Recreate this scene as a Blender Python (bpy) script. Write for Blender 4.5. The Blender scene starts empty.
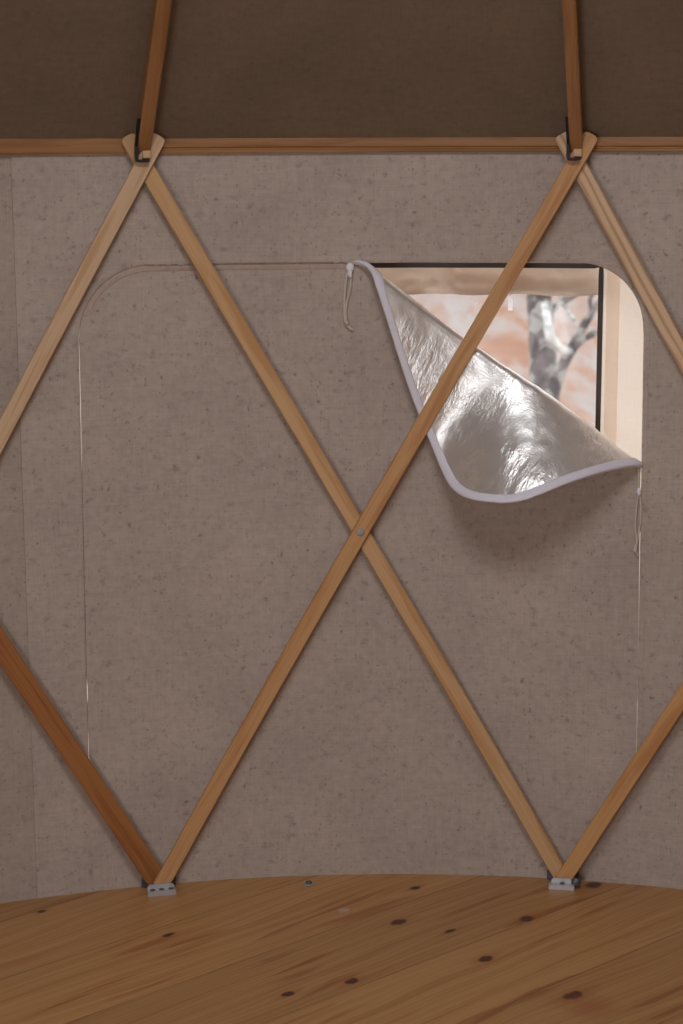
import bpy, bmesh, math, random
from mathutils import Vector, Matrix, noise
random.seed(7)
S = bpy.context.scene
COL = S.collection
PI = math.pi

# ---------------------------------------------------------------- layout (metres, yurt axis at the origin, +Y towards the viewed wall)
RL = 2.210            # where front and back laths touch
RF = 2.236            # inner face of the felt lining
RC = 2.340            # outer canvas
TH0, DTH = -0.233046, 0.402635      # first visible lattice node, node spacing
ZT, ZB = 1.565, 0.010               # lattice crossing heights (top, foot)
ZRAIL = 1.600
SLOPE = 0.8218
CAM = Vector((-0.093792, -1.919488, 1.642438))
FW = Vector((-0.0038883, 0.98114426, -0.19323772))
RT = Vector((0.99998864, 0.003282, -0.00345757))
UP = Vector((0.00275817, 0.19324897, 0.98114587))
FOC = 1970.47

# ---------------------------------------------------------------- node helpers
def new_mat(name):
    m = bpy.data.materials.new(name); m.use_nodes = True
    nt = m.node_tree; nt.nodes.clear()
    out = nt.nodes.new('ShaderNodeOutputMaterial')
    return m, nt, out

class N:
    def __init__(s, nt): s.nt = nt
    def node(s, t, **kw):
        n = s.nt.nodes.new(t)
        for k, v in kw.items(): setattr(n, k, v)
        return n
    def set(s, sock, v):
        if isinstance(v, bpy.types.NodeSocket): s.nt.links.new(v, sock)
        elif v is not None:
            if hasattr(sock.default_value, '__len__') and not hasattr(v, '__len__'): v = (v,)*len(sock.default_value)
            if hasattr(v, '__len__') and len(sock.default_value) == 4 and len(v) == 3: v = (*v, 1)
            sock.default_value = v
    def math(s, op, a, b=None, c=None, clamp=False):
        n = s.node('ShaderNodeMath', operation=op, use_clamp=clamp)
        s.set(n.inputs[0], a)
        if b is not None: s.set(n.inputs[1], b)
        if c is not None: s.set(n.inputs[2], c)
        return n.outputs[0]
    def vmath(s, op, a, b=None):
        n = s.node('ShaderNodeVectorMath', operation=op)
        s.set(n.inputs[0], a)
        if b is not None: s.set(n.inputs[1], b)
        return n.outputs['Value'] if op in ('LENGTH', 'DISTANCE', 'DOT_PRODUCT') else n.outputs[0]
    def mix(s, f, a, b, blend='MIX'):
        n = s.node('ShaderNodeMix', data_type='RGBA', blend_type=blend)
        s.set(n.inputs[0], f); s.set(n.inputs[6], a); s.set(n.inputs[7], b)
        return n.outputs[2]
    def noise(s, v, scale, detail=2, rough=.5, dist=0):
        n = s.node('ShaderNodeTexNoise'); s.set(n.inputs['Vector'], v)
        n.inputs['Scale'].default_value = scale; n.inputs['Detail'].default_value = detail
        n.inputs['Roughness'].default_value = rough; n.inputs['Distortion'].default_value = dist
        return n.outputs['Fac']
    def step(s, v, a, b, lo=0., hi=1.):
        n = s.node('ShaderNodeMapRange', interpolation_type='SMOOTHSTEP')
        s.set(n.inputs[0], v); n.inputs[1].default_value = a; n.inputs[2].default_value = b
        n.inputs[3].default_value = lo; n.inputs[4].default_value = hi
        return n.outputs[0]
    def mul(s, v, k):
        return s.vmath('MULTIPLY', v, k)
    def add(s, v, k):
        return s.vmath('ADD', v, k)
    def bsdf(s, out, col, rough=.6, metal=0, bump=None, bstr=.3, bdist=.002, spec=.5, **kw):
        b = s.node('ShaderNodeBsdfPrincipled')
        s.set(b.inputs['Base Color'], col); s.set(b.inputs['Roughness'], rough); s.set(b.inputs['Metallic'], metal)
        b.inputs['Specular IOR Level'].default_value = spec
        if bump is not None:
            bn = s.node('ShaderNodeBump'); bn.inputs['Strength'].default_value = bstr; bn.inputs['Distance'].default_value = bdist
            s.set(bn.inputs['Height'], bump); s.nt.links.new(bn.outputs[0], b.inputs['Normal'])
        for k, v in kw.items(): s.set(b.inputs[k], v)
        s.nt.links.new(b.outputs[0], out.inputs[0])
        return b

def felt(name, base, fleck=(.10, .075, .06), fl=1.0, seed=0.):
    m, nt, out = new_mat(name); n = N(nt)
    uv = n.add(n.node('ShaderNodeUVMap', uv_map='UVMap').outputs[0], (seed, seed*.7, 0))
    cloud = n.noise(uv, 5, 3)
    wx = n.noise(n.mul(uv, (14, 230, 1)), 1, 2)
    wy = n.noise(n.mul(uv, (230, 14, 1)), 1, 2)
    blot = n.noise(uv, 55, 3, .6)
    v = n.math('ADD', n.math('MULTIPLY', n.math('SUBTRACT', cloud, .5), .40), n.math('MULTIPLY', n.math('SUBTRACT', wx, .5), .19))
    v = n.math('ADD', v, n.math('MULTIPLY', n.math('SUBTRACT', wy, .5), .17))
    v = n.math('ADD', v, n.math('MULTIPLY', n.math('SUBTRACT', blot, .5), .34))
    col = n.mix(1., base, n.node('ShaderNodeCombineColor').outputs[0], 'MULTIPLY')
    g = n.math('ADD', v, 1.)
    cc = n.node('ShaderNodeCombineColor')
    n.set(cc.inputs[0], g); n.set(cc.inputs[1], g); n.set(cc.inputs[2], n.math('MULTIPLY', g, 1.))
    col = n.mix(1., base, cc.outputs[0], 'MULTIPLY')
    sm = n.step(n.noise(n.mul(uv, (1, 1.2, 1)), 38, 4, .65, .3), .56, .72)
    col = n.mix(n.math('MULTIPLY', sm, .55*fl), col, tuple(x*.55 for x in base))
    # dark vegetable flecks in the wool
    wob = n.add(uv, n.mul(n.node('ShaderNodeTexNoise').outputs['Color'], (0, 0, 0)))
    for sc, thr, rad, amt, off in ((46, .70, .08, .60, 0), (85, .58, .12, .50, 3.3), (150, .5, .2, .38, 7.1)):
        dn = n.node('ShaderNodeTexNoise'); n.set(dn.inputs['Vector'], uv); dn.inputs['Scale'].default_value = sc*1.7
        dv = n.vmath('ADD', n.mul(uv, (1, .8, 1)), n.mul(n.vmath('SUBTRACT', dn.outputs['Color'], (.5, .5, .5)), (.85/sc,)*3))
        vo = n.node('ShaderNodeTexVoronoi', feature='F1'); n.set(vo.inputs['Vector'], n.add(dv, (off, off, 0))); vo.inputs['Scale'].default_value = sc
        sep = n.node('ShaderNodeSeparateColor'); nt.links.new(vo.outputs['Color'], sep.inputs[0])
        r = n.math('MULTIPLY', sep.outputs[1], rad)
        spot = n.math('SUBTRACT', 1., n.step(n.math('SUBTRACT', vo.outputs['Distance'], r), -.04, .20))
        on = n.step(sep.outputs[0], thr, thr+.25)
        col = n.mix(n.math('MULTIPLY', n.math('MULTIPLY', spot, on), amt*fl), col, fleck)
    b = n.bsdf(out, col, .95, bump=n.math('ADD', n.math('ADD', wx, wy), blot), bstr=.35, bdist=.002, spec=.15)
    return m

def wood(name, light, dark, seed=0., grain=70, cath=.5, rough=.55, resin=None):
    m, nt, out = new_mat(name); n = N(nt)
    uv = n.add(n.node('ShaderNodeUVMap', uv_map='UVMap').outputs[0], (seed*3.17, seed*1.31, 0))
    warp = n.noise(n.mul(uv, (2.2, 10, 1)), 1, 2)
    st = n.vmath('ADD', n.mul(uv, (1, 1, 1)), n.mul(n.node('ShaderNodeCombineXYZ').outputs[0], (0, 0, 0)))
    wv = n.node('ShaderNodeCombineXYZ'); n.set(wv.inputs[1], n.math('MULTIPLY', warp, .05))
    p = n.add(st, wv.outputs[0])
    fine = n.noise(n.mul(p, (5, grain*6, 1)), 1, 3, .6)
    band = n.noise(n.mul(p, (1.6, grain*1.6, 1)), 1, 2, .5, .8)
    wave = n.node('ShaderNodeTexWave', wave_type='BANDS', bands_direction='Y')
    n.set(wave.inputs['Vector'], n.mul(p, (2.0, grain*.55, 1))); wave.inputs['Scale'].default_value = 1.
    wave.inputs['Distortion'].default_value = 5.; wave.inputs['Detail'].default_value = 1.; wave.inputs['Detail Scale'].default_value = .7
    f = n.math('ADD', n.math('MULTIPLY', fine, .30), n.math('MULTIPLY', band, .55))
    f = n.math('ADD', f, n.math('MULTIPLY', n.math('SUBTRACT', wave.outputs['Fac'], .5), cath*.3))
    f = n.step(f, .28, .95)
    col = n.mix(n.math('MULTIPLY', f, .8), light, dark)
    patch = n.noise(n.mul(p, (3.2, 42, 1)), 1, 3, .55)
    col = n.mix(n.math('MULTIPLY', n.step(patch, .47, .66), .65), col, tuple(a*k for a, k in zip(dark, (1.05, .92, .75))))
    n.bsdf(out, col, rough, bump=fine, bstr=.15, bdist=.001, spec=.35)
    return m

def plain(name, col, rough=.5, metal=0, nscale=40, var=.12, spec=.5):
    m, nt, out = new_mat(name); n = N(nt)
    tc = n.node('ShaderNodeTexCoord').outputs['Object']
    nz = n.noise(tc, nscale, 3)
    c = n.mix(n.math('MULTIPLY', nz, var*2), col, tuple(x*.55 for x in col))
    n.bsdf(out, c, rough, metal, bump=nz, bstr=.12, bdist=.001, spec=spec)
    return m

# ---------------------------------------------------------------- materials
M = {}
M['felt'] = felt('grey_brown_wool_felt', (.442, .368, .322), seed=0)
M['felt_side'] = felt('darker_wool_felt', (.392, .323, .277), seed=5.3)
M['felt_tape'] = felt('felt_tape', (.43, .335, .285), fl=.4, seed=2.1)
M['felt_roof'] = felt('brown_roof_felt', (.207, .153, .112), fleck=(.07, .05, .035), fl=.55, seed=9.)
M['lathA'] = wood('pale_ash_wood', (.64, .45, .29), (.45, .28, .155), 1.)
M['lathB'] = wood('honey_ash_wood', (.60, .37, .19), (.44, .24, .10), 2.4)
M['lathC'] = wood('amber_ash_wood', (.57, .32, .145), (.38, .18, .07), 3.7)
M['lathD'] = wood('wavy_grained_ash_wood', (.66, .46, .29), (.38, .21, .11), 4.2, grain=36, cath=2.4)
M['lathE'] = wood('red_brown_stained_wood', (.36, .145, .045), (.20, .072, .022), 5.9, cath=.6)
M['lathF'] = wood('golden_ash_wood', (.58, .315, .13), (.39, .185, .066), 6.3)
M['rail'] = wood('rail_wood', (.35, .175, .070), (.19, .085, .03), 7.7, grain=60)
M['pole'] = wood('roof_pole_wood', (.40, .20, .08), (.25, .115, .042), 8.4, grain=60, rough=.45)
M['endgrain'] = plain('end_grain_wood', (.62, .40, .24), .7, nscale=120)
M['steel'] = plain('zinc_plated_steel', (.60, .60, .63), .45, .6, 90)
M['screw'] = plain('dull_screw_steel', (.13, .13, .15), .45, .6, 200)
M['bolt'] = plain('grey_bolt_steel', (.36, .36, .34), .6, .3, 90)
M['matt_black'] = plain('matt_black', (.012, .011, .011), .6, .2, 80)
M['binding'] = plain('white_lilac_binding_tape', (.78, .76, .86), .75, 0, 160, .08, .2)
M['cotton'] = plain('undyed_cotton_cord', (.62, .55, .47), .9, 0, 300, .2, .1)
M['white_cotton'] = plain('white_cotton_cord', (.85, .84, .88), .85, 0, 300, .08, .1)
M['gasket'] = plain('black_window_gasket', (.045, .032, .026), .5, 0, 60)

def foil_mat():
    m, nt, out = new_mat('crinkled_silver_foil'); n = N(nt)
    uv = n.node('ShaderNodeUVMap', uv_map='UVMap').outputs[0]
    rot = n.node('ShaderNodeVectorRotate', rotation_type='Z_AXIS'); n.set(rot.inputs['Vector'], uv); rot.inputs['Angle'].default_value = math.radians(36)
    q = rot.outputs[0]
    big = n.noise(n.mul(q, (9, 5, 1)), 1, 2, .5, .4)
    rid = n.noise(n.mul(q, (120, 34, 1)), 1, 3, .6, .5)
    fine = n.noise(n.mul(q, (150, 260, 1)), 1, 2, .5)
    msk = n.step(n.noise(n.mul(q, (7, 7, 1)), 1, 2), .40, .66)
    h = n.math('ADD', n.math('MULTIPLY', big, .55), n.math('MULTIPLY', n.math('MULTIPLY', rid, msk), .36))
    h = n.math('ADD', h, n.math('MULTIPLY', fine, .06))
    n.bsdf(out, (.90, .89, .885), .38, .84, bump=h, bstr=.8, bdist=.010)
    return m
M['foil'] = foil_mat()

def canvas_mat(name, col, trans):
    m, nt, out = new_mat(name); n = N(nt)
    uv = n.node('ShaderNodeUVMap', uv_map='UVMap').outputs[0]
    w = n.math('ADD', n.noise(n.mul(uv, (30, 500, 1)), 1, 2), n.noise(n.mul(uv, (500, 30, 1)), 1, 2))
    c = n.mix(n.step(w, .7, 1.3, 0, .2), col, tuple(x*.75 for x in col))
    d = n.node('ShaderNodeBsdfDiffuse'); t = n.node('ShaderNodeBsdfTranslucent'); mx = n.node('ShaderNodeMixShader')
    n.set(d.inputs[0], c); n.set(t.inputs[0], c); mx.inputs[0].default_value = trans
    nt.links.new(d.outputs[0], mx.inputs[1]); nt.links.new(t.outputs[0], mx.inputs[2]); nt.links.new(mx.outputs[0], out.inputs[0])
    return m
M['canvas'] = canvas_mat('cream_canvas', (.92, .83, .73), .56)
M['canvas_double'] = canvas_mat('doubled_cream_canvas', (.95, .86, .78), .82)
M['cover'] = canvas_mat('beige_canvas_cover', (.84, .74, .64), .5)

M['tape'] = canvas_mat('translucent_white', (.97, .97, 1.), .75)

def vinyl_mat():
    m, nt, out = new_mat('clear_vinyl'); n = N(nt)
    t = n.node('ShaderNodeBsdfTransparent'); t.inputs[0].default_value = (.97, .97, .98, 1)
    g = n.node('ShaderNodeBsdfGlossy'); g.inputs['Roughness'].default_value = .12
    tc = n.node('ShaderNodeTexCoord').outputs['Object']
    bn = n.node('ShaderNodeBump'); bn.inputs['Strength'].default_value = .3; bn.inputs['Distance'].default_value = .01
    n.set(bn.inputs['Height'], n.noise(tc, 9, 2)); nt.links.new(bn.outputs[0], g.inputs['Normal'])
    h = n.node('ShaderNodeBsdfTranslucent'); h.inputs[0].default_value = (.92, .93, 1, 1)
    m1 = n.node('ShaderNodeMixShader'); m1.inputs[0].default_value = .08
    nt.links.new(t.outputs[0], m1.inputs[1]); nt.links.new(h.outputs[0], m1.inputs[2])
    m2 = n.node('ShaderNodeMixShader'); m2.inputs[0].default_value = .05
    nt.links.new(m1.outputs[0], m2.inputs[1]); nt.links.new(g.outputs[0], m2.inputs[2])
    nt.links.new(m2.outputs[0], out.inputs[0])
    return m
M['vinyl'] = vinyl_mat()

def floor_mat():
    m, nt, out = new_mat('knotty_pine_boards'); n = N(nt)
    co = n.node('ShaderNodeTexCoord').outputs['Object']
    a = math.radians(41.5); ca, sa = math.cos(a), math.sin(a)
    u = n.vmath('DOT_PRODUCT', co, (ca, sa, 0)); v = n.vmath('DOT_PRODUCT', co, (-sa, ca, 0))
    # knots of the boards (u along, v across)
    kn = [(.008, 1.969, .022, .014), (.278, 1.983, .022, .016), (.178, 1.782, .019, .014), (-.091, 1.679, .018, .012),
          (-.214, 1.621, .017, .011), (.44, 2.171, .024, .018), (.048, 2.156, .014, .010), (-.47, 1.904, .017, .009), (.333, 1.612, .027, .017),
          (.113, 1.921, .02, .007), (-.9, 1.2, .02, .014), (.9, 1.1, .02, .014), (-.2, .9, .02, .014), (.7, 1.9, .012, .009), (-.75, 2.03, .012, .007)]
    warp = None; dark = None; halo = None
    wob = n.noise(co, 60, 2)
    for (x, y, ru, rv) in kn:
        ku, kv = x*ca + y*sa, -x*sa + y*ca
        du = n.math('SUBTRACT', u, ku); dv = n.math('SUBTRACT', v, kv)
        e = n.math('SQRT', n.math('ADD', n.math('POWER', n.math('DIVIDE', du, ru), 2.), n.math('POWER', n.math('DIVIDE', dv, rv), 2.)))
        e = n.math('ADD', e, n.math('MULTIPLY', n.math('SUBTRACT', wob, .5), .9))
        k = n.math('SUBTRACT', 1., n.step(e, .55, 1.15))
        e2 = n.math('ADD', n.math('POWER', n.math('DIVIDE', du, ru*5), 2.), n.math('POWER', n.math('DIVIDE', dv, rv*2.6), 2.))
        h = n.math('DIVIDE', 1., n.math('ADD', 1., n.math('MULTIPLY', e2, 3.)))
        w = n.math('MULTIPLY', n.math('MULTIPLY', h, dv), -.75)
        dark = k if dark is None else n.math('MAXIMUM', dark, k)
        halo = h if halo is None else n.math('MAXIMUM', halo, h)
        warp = w if warp is None else n.math('ADD', warp, w)
    PW = .245
    pv = n.math('DIVIDE', n.math('SUBTRACT', v, 1.045), PW)
    idx = n.math('FLOOR', pv); fr = n.math('SUBTRACT', pv, idx)
    wn = n.node('ShaderNodeTexWhiteNoise', noise_dimensions='1D'); n.set(wn.inputs['W'], idx)
    rnd = wn.outputs['Value']
    vv = n.math('ADD', n.math('ADD', v, warp), n.math('MULTIPLY', rnd, 7.3))
    cx = n.node('ShaderNodeCombineXYZ'); n.set(cx.inputs[0], u); n.set(cx.inputs[1], vv)
    p = cx.outputs[0]
    slow = n.noise(n.mul(p, (1.1, 6, 1)), 1, 2)
    cy = n.node('ShaderNodeCombineXYZ'); n.set(cy.inputs[1], n.math('MULTIPLY', slow, .10))
    p2 = n.add(p, cy.outputs[0])
    g1 = n.noise(n.mul(p2, (1.2, 60, 1)), 1, 3, .55)
    g2 = n.noise(n.mul(p2, (5, 300, 1)), 1, 2, .6)
    wv = n.node('ShaderNodeTexWave', wave_type='BANDS', bands_direction='Y'); n.set(wv.inputs['Vector'], n.mul(p2, (1.3, 26, 1)))
    wv.inputs['Scale'].default_value = 1.; wv.inputs['Distortion'].default_value = 3.; wv.inputs['Detail'].default_value = 2.; wv.inputs['Detail Scale'].default_value = .8
    f = n.math('ADD', n.math('MULTIPLY', g1, .7), n.math('MULTIPLY', g2, .16))
    f = n.math('ADD', f, n.math('MULTIPLY', wv.outputs['Fac'], .13))
    col = n.mix(n.step(f, .30, .85), (.485, .262, .102), (.335, .15, .052))
    st = n.step(n.noise(n.mul(p2, (2.6, 34, 1)), 1, 3, .5),   .54, .66)
    msk = n.step(n.noise(n.mul(p, (1.7, 5, 1)), 1, 1), .44, .58)
    col = n.mix(n.math('MULTIPLY', n.math('MULTIPLY', st, msk), .8), col, (.30, .10, .035))
    tint = n.math('ADD', .88, n.math('MULTIPLY', rnd, .2))
    cc = n.node('ShaderNodeCombineColor')
    for i in range(3): n.set(cc.inputs[i], tint)
    col = n.mix(1., col, cc.outputs[0], 'MULTIPLY')
    col = n.mix(n.math('MULTIPLY', n.step(halo, .40, .95), .5), col, (.32, .115, .035))
    col = n.mix(n.math('MULTIPLY', dark, .93), col, (.06, .017, .009))
    d = n.math('MINIMUM', fr, n.math('SUBTRACT', 1., fr))
    seam = n.math('SUBTRACT', 1., n.step(n.math('MULTIPLY', d, PW), .0008, .0028))
    col = n.mix(n.math('MULTIPLY', seam, .5), col, (.13, .055, .022))
    # a pale smear of plaster and a reddish stain on the boards
    for (x, y, r0, r1, c, amt) in ((-.107, 2.03, .006, .016, (.55, .48, .44), .55), (.36, 1.565, .01, .075, (.30, .095, .03), .55)):
        ds = n.vmath('DISTANCE', co, (x, y, 0))
        ds = n.math('ADD', ds, n.math('MULTIPLY', n.math('SUBTRACT', wob, .5), .03))
        col = n.mix(n.math('MULTIPLY', n.math('SUBTRACT', 1., n.step(ds, r0, r1)), amt), col, c)
    hgt = n.math('SUBTRACT', n.math('MULTIPLY', g2, .1), seam)
    n.bsdf(out, col, n.step(g1, .2, .8, .30, .45), bump=hgt, bstr=.3, bdist=.001, spec=.4)
    return m
M['floor'] = floor_mat()

def ground_mat():
    m, nt, out = new_mat('autumn_leaf_litter'); n = N(nt)
    co = n.node('ShaderNodeTexCoord').outputs['Object']
    vo = n.node('ShaderNodeTexVoronoi'); n.set(vo.inputs['Vector'], co); vo.inputs['Scale'].default_value = 3.2
    sep = n.node('ShaderNodeSeparateColor'); nt.links.new(vo.outputs['Color'], sep.inputs[0])
    c = n.mix(sep.outputs[0], (.32, .155, .09), (.42, .255, .17))
    c = n.mix(n.step(n.noise(n.mul(co, (2.6, .3, 1)), 1.3, 4, .65), .42, .62), c, (.40, .36, .34))
    sp = n.node('ShaderNodeSeparateXYZ'); nt.links.new(co, sp.inputs[0])
    far = n.step(n.math('ADD', sp.outputs[1], n.math('MULTIPLY', n.math('SUBTRACT', n.noise(co, .35, 3), .5), 9.)), 18., 25.)
    c = n.mix(n.math('MULTIPLY', far, .8), c, (.37, .335, .33))        # grey leafless brush farther off
    n.bsdf(out, c, .95, bump=vo.outputs['Distance'], bstr=.5, bdist=.05, spec=.1)
    return m
M['ground'] = ground_mat()

def bark_mat(name, a, b, lich):
    m, nt, out = new_mat(name); n = N(nt)
    co = n.node('ShaderNodeTexCoord').outputs['Object']
    z = n.noise(n.mul(co, (1, 1, .5)), 14, 3, .6)
    l = n.noise(co, 13, 3, .6)
    c = n.mix(n.step(z, .40, .60), b, a)
    c = n.mix(n.step(l, .50, .58), c, lich)
    n.bsdf(out, c, .95, bump=z, bstr=.6, bdist=.02, spec=.1)
    return m
M['bark'] = bark_mat('lichened_bark', (.19, .17, .17), (.05, .042, .044), (.40, .42, .40))
M['bark_pale'] = bark_mat('pale_lichened_bark', (.62, .65, .64), (.42, .44, .43), (.80, .84, .83))
M['bark_far'] = bark_mat('far_grey_bark', (.30, .27, .27), (.20, .18, .18), (.36, .36, .34))
M['twig'] = bark_mat('grey_twigs', (.34, .32, .32), (.22, .20, .20), (.42, .45, .43))

# ---------------------------------------------------------------- object helpers
def link(name, me, mat, parent=None, smooth=True):
    o = bpy.data.objects.new(name, me); COL.objects.link(o)
    if mat: me.materials.append(M[mat])
    if smooth:
        for p in me.polygons: p.use_smooth = True
    if parent: o.parent = parent
    return o
def tag(o, label, cat, group=None):
    o['label'] = label; o['category'] = cat
    if group: o['group'] = group
    return o
def struct(o): o['kind'] = 'structure'; return o
def empty(name, loc):
    o = bpy.data.objects.new(name, None); COL.objects.link(o); o.location = loc; o.empty_display_size = .05
    return o
def mesh(name, vs, fs, uvs=None):
    me = bpy.data.meshes.new(name); me.from_pydata([tuple(v) for v in vs], [], fs); me.update()
    if uvs is not None:
        l = me.uv_layers.new(name='UVMap')
        for lp in me.loops: l.data[lp.index].uv = uvs[lp.vertex_index]
    return me
def grid_faces(nu, nv, off=0, closed=False):
    f = []
    for j in range(nv-1):
        for i in range(nu if closed else nu-1):
            a = off+j*nu+i; b = off+j*nu+(i+1) % nu
            f.append((a, b, b+nu, a+nu))
    return f
def tube(name, pts, rad, mat, parent=None, seg=10, close=True, flat=1.):
    """smooth tube through points, radius number or list"""
    pts = [Vector(p) for p in pts]; n = len(pts)
    rad = rad if hasattr(rad, '__len__') else [rad]*n
    vs, fs = [], []
    t0 = (pts[1]-pts[0]).normalized()
    nrm = t0.orthogonal().normalized()
    for i, p in enumerate(pts):
        t = (pts[min(i+1, n-1)]-pts[max(i-1, 0)]).normalized()
        nrm = (nrm - t*nrm.dot(t)).normalized(); b = t.cross(nrm)
        for k in range(seg):
            a = 2*PI*k/seg
            vs.append(p + (nrm*math.cos(a) + b*math.sin(a)*flat)*rad[i])
    fs = grid_faces(seg, n, 0, True)
    if close:
        fs.append(tuple(reversed(range(seg)))); fs.append(tuple(range((n-1)*seg, n*seg)))
    uvs = [(i*.05, k/seg) for i in range(n) for k in range(seg)]
    return link(name, mesh(name, vs, fs, uvs), mat, parent)
def catmull(pts, k=6):
    P = [Vector(p) for p in pts]; P = [P[0]*2-P[1]] + P + [P[-1]*2-P[-2]]
    o = []
    for i in range(1, len(P)-2):
        for j in range(k):
            t = j/k; a, b, c, d = P[i-1], P[i], P[i+1], P[i+2]
            o.append(.5*((2*b)+(c-a)*t+(2*a-5*b+4*c-d)*t*t+(3*b-a-3*c+d)*t**3))
    o.append(P[-2]); return o
def bm_obj(name, bm, mat, parent=None, smooth=False):
    me = bpy.data.meshes.new(name); bm.to_mesh(me); bm.free()
    return link(name, me, mat, parent, smooth)
def bevel(o, w, seg=2):
    b = o.modifiers.new('bevel', 'BEVEL'); b.width = w; b.segments = seg; b.limit_method = 'ANGLE'; b.angle_limit = math.radians(40)
    return o
def crisp(o):
    e = o.modifiers.new('crisp_edges', 'EDGE_SPLIT'); e.split_angle = math.radians(45)
def cyl(th, r, z): return Vector((r*math.sin(th), r*math.cos(th), z))
def frame(th):     # tangent, inward, up
    return Vector((math.cos(th), -math.sin(th), 0)), Vector((-math.sin(th), -math.cos(th), 0)), Vector((0, 0, 1))
def at_pixel(x, y, dist):        # a point at a given distance (along the ground) from where the photographer stood
    d = FW + RT*((x-341.5)/FOC) + UP*((512-y)/FOC)
    return CAM + d*(dist/math.hypot(d.x, d.y))

# ---------------------------------------------------------------- felt wall with its window opening
SL, SR, ZTOP, ZBOT = -.660, .523, 1.357, .300
RCL, RCR = .150, .135
DOOR = .26            # half angle of the unseen doorway gap, added for fill light from the rear left
def undul(s, z):
    v = noise.noise(Vector((s*2.1, z*1.7, 3.3)))*.0035 + noise.noise(Vector((s*5, z*6, 9.1)))*.0012
    return v
def felt_pt(s, z, n=0.):
    th = s/RF
    flare = .012*max(0, 1-z/.05)**2 if z < .05 else 0
    return cyl(th, RF + undul(s, z) + flare*0 - n, z)
def left_edge(z):
    if z > ZTOP-RCL:
        d = z-(ZTOP-RCL); return SL + RCL - math.sqrt(max(0, RCL*RCL-d*d))
    return SL - .006*(1-(z-ZBOT)/(ZTOP-ZBOT))
def right_edge(z):
    if z > ZTOP-RCR:
        d = z-(ZTOP-RCR); return SR - RCR + math.sqrt(max(0, RCR*RCR-d*d))
    return SR + .010*(1-(z-ZBOT)/(ZTOP-ZBOT))
def rows():
    z = [ZBOT + (ZTOP-RCL-ZBOT)*i/110 for i in range(110)]
    z += [ZTOP-RCL + RCL*math.sin(PI/2*i/36) for i in range(37)]
    return z
ROWS = rows()

def build_main_wall():
    bm = bmesh.new(); uvl = bm.loops.layers.uv.new('UVMap')
    def patch(grid):     # grid of (s,z) rows
        vv = [[bm.verts.new(felt_pt(s, z)) for (s, z) in row] for row in grid]
        for j in range(len(grid)-1):
            for i in range(len(grid[0])-1):
                f = bm.faces.new((vv[j][i], vv[j+1][i], vv[j+1][i+1], vv[j][i+1]))
                for l, q in zip(f.loops, (grid[j][i], grid[j+1][i], grid[j+1][i+1], grid[j][i+1])): l[uvl].uv = q
    s0 = -.352*RF; s1 = (PI+.56-DOOR)*RF
    lin = lambda a, b, k: [a+(b-a)*i/k for i in range(k+1)]
    patch([[(s, z) for s in lin(s0, left_edge(z), 10)] for z in ROWS])
    patch([[(s, z) for s in lin(right_edge(z), s1, 120)] for z in ROWS])
    zb = lin(.001, ZBOT, 20); zt = lin(ZTOP, 1.63, 14)
    sb = lin(s0, left_edge(ZBOT), 10)+lin(left_edge(ZBOT), right_edge(ZBOT), 50)[1:]+lin(right_edge(ZBOT), s1, 120)[1:]
    patch([[(s, z) for s in sb] for z in zb])
    st = lin(s0, left_edge(ZTOP), 10)+lin(left_edge(ZTOP), right_edge(ZTOP), 50)[1:]+lin(right_edge(ZTOP), s1, 120)[1:]
    patch([[(s, z) for s in st] for z in zt])
    bmesh.ops.remove_doubles(bm, verts=bm.verts, dist=1e-5)
    bmesh.ops.recalc_face_normals(bm, faces=bm.faces)
    bm.faces.ensure_lookup_table()
    f = bm.faces[0]; c = f.calc_center_median()
    if f.normal.dot(Vector((-c.x, -c.y, 0))) < 0: bmesh.ops.reverse_faces(bm, faces=bm.faces)
    o = bm_obj('wall_front', bm, 'felt', None, True)
    sd = o.modifiers.new('thickness', 'SOLIDIFY'); sd.thickness = .003; sd.offset = -1
    crisp(o)
    return struct(o)
build_main_wall()

def build_side_wall():
    s0, s1 = -(PI-.56-DOOR)*RF, -.352*RF + .035
    nu, nv = 110, 20
    vs, uv = [], []
    for j in range(nv):
        for i in range(nu):
            s = s0+(s1-s0)*i/(nu-1); z = .001+1.629*j/(nv-1)
            vs.append(cyl(s/RF, RF+.0046+undul(s, z), z)); uv.append((s, z))
    fs = [tuple(reversed(f)) for f in grid_faces(nu, nv)]
    me = mesh('wall_left', vs, fs, uv)
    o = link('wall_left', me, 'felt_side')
    sd = o.modifiers.new('thickness', 'SOLIDIFY'); sd.thickness = .002; sd.offset = 0
    crisp(o)
    struct(o)
build_side_wall()

# sewn rim around the opening, on the face of the wall
def outline(k=26, inset=0.):
    """(s,z) points up the left side, over the top and down the right side"""
    p = [(left_edge(z), z) for z in (ZBOT+(ZTOP-RCL-ZBOT)*i/40 for i in range(40))]
    cx, cz = SL+RCL, ZTOP-RCL
    p += [(cx-RCL*math.cos(PI/2*i/k), cz+RCL*math.sin(PI/2*i/k)) for i in range(k+1)]
    a, b = SL+RCL, SR-RCR
    p += [(a+(b-a)*i/90, ZTOP) for i in range(1, 90)]
    cx, cz = SR-RCR, ZTOP-RCR
    p += [(cx+RCR*math.sin(PI/2*i/k), cz+RCR*math.cos(PI/2*i/k)) for i in range(k+1)]
    p += [(right_edge(z), z) for z in (ZTOP-RCR-(ZTOP-RCR-ZBOT)*i/60 for i in range(1, 61))]
    return p
OUT = outline()
def normals2(p):
    r = []
    for i in range(len(p)):
        a = p[max(i-1, 0)]; b = p[min(i+1, len(p)-1)]
        dx, dz = b[0]-a[0], b[1]-a[1]; l = math.hypot(dx, dz) or 1
        r.append((-dz/l, dx/l))      # outward from the opening
    return r
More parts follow.
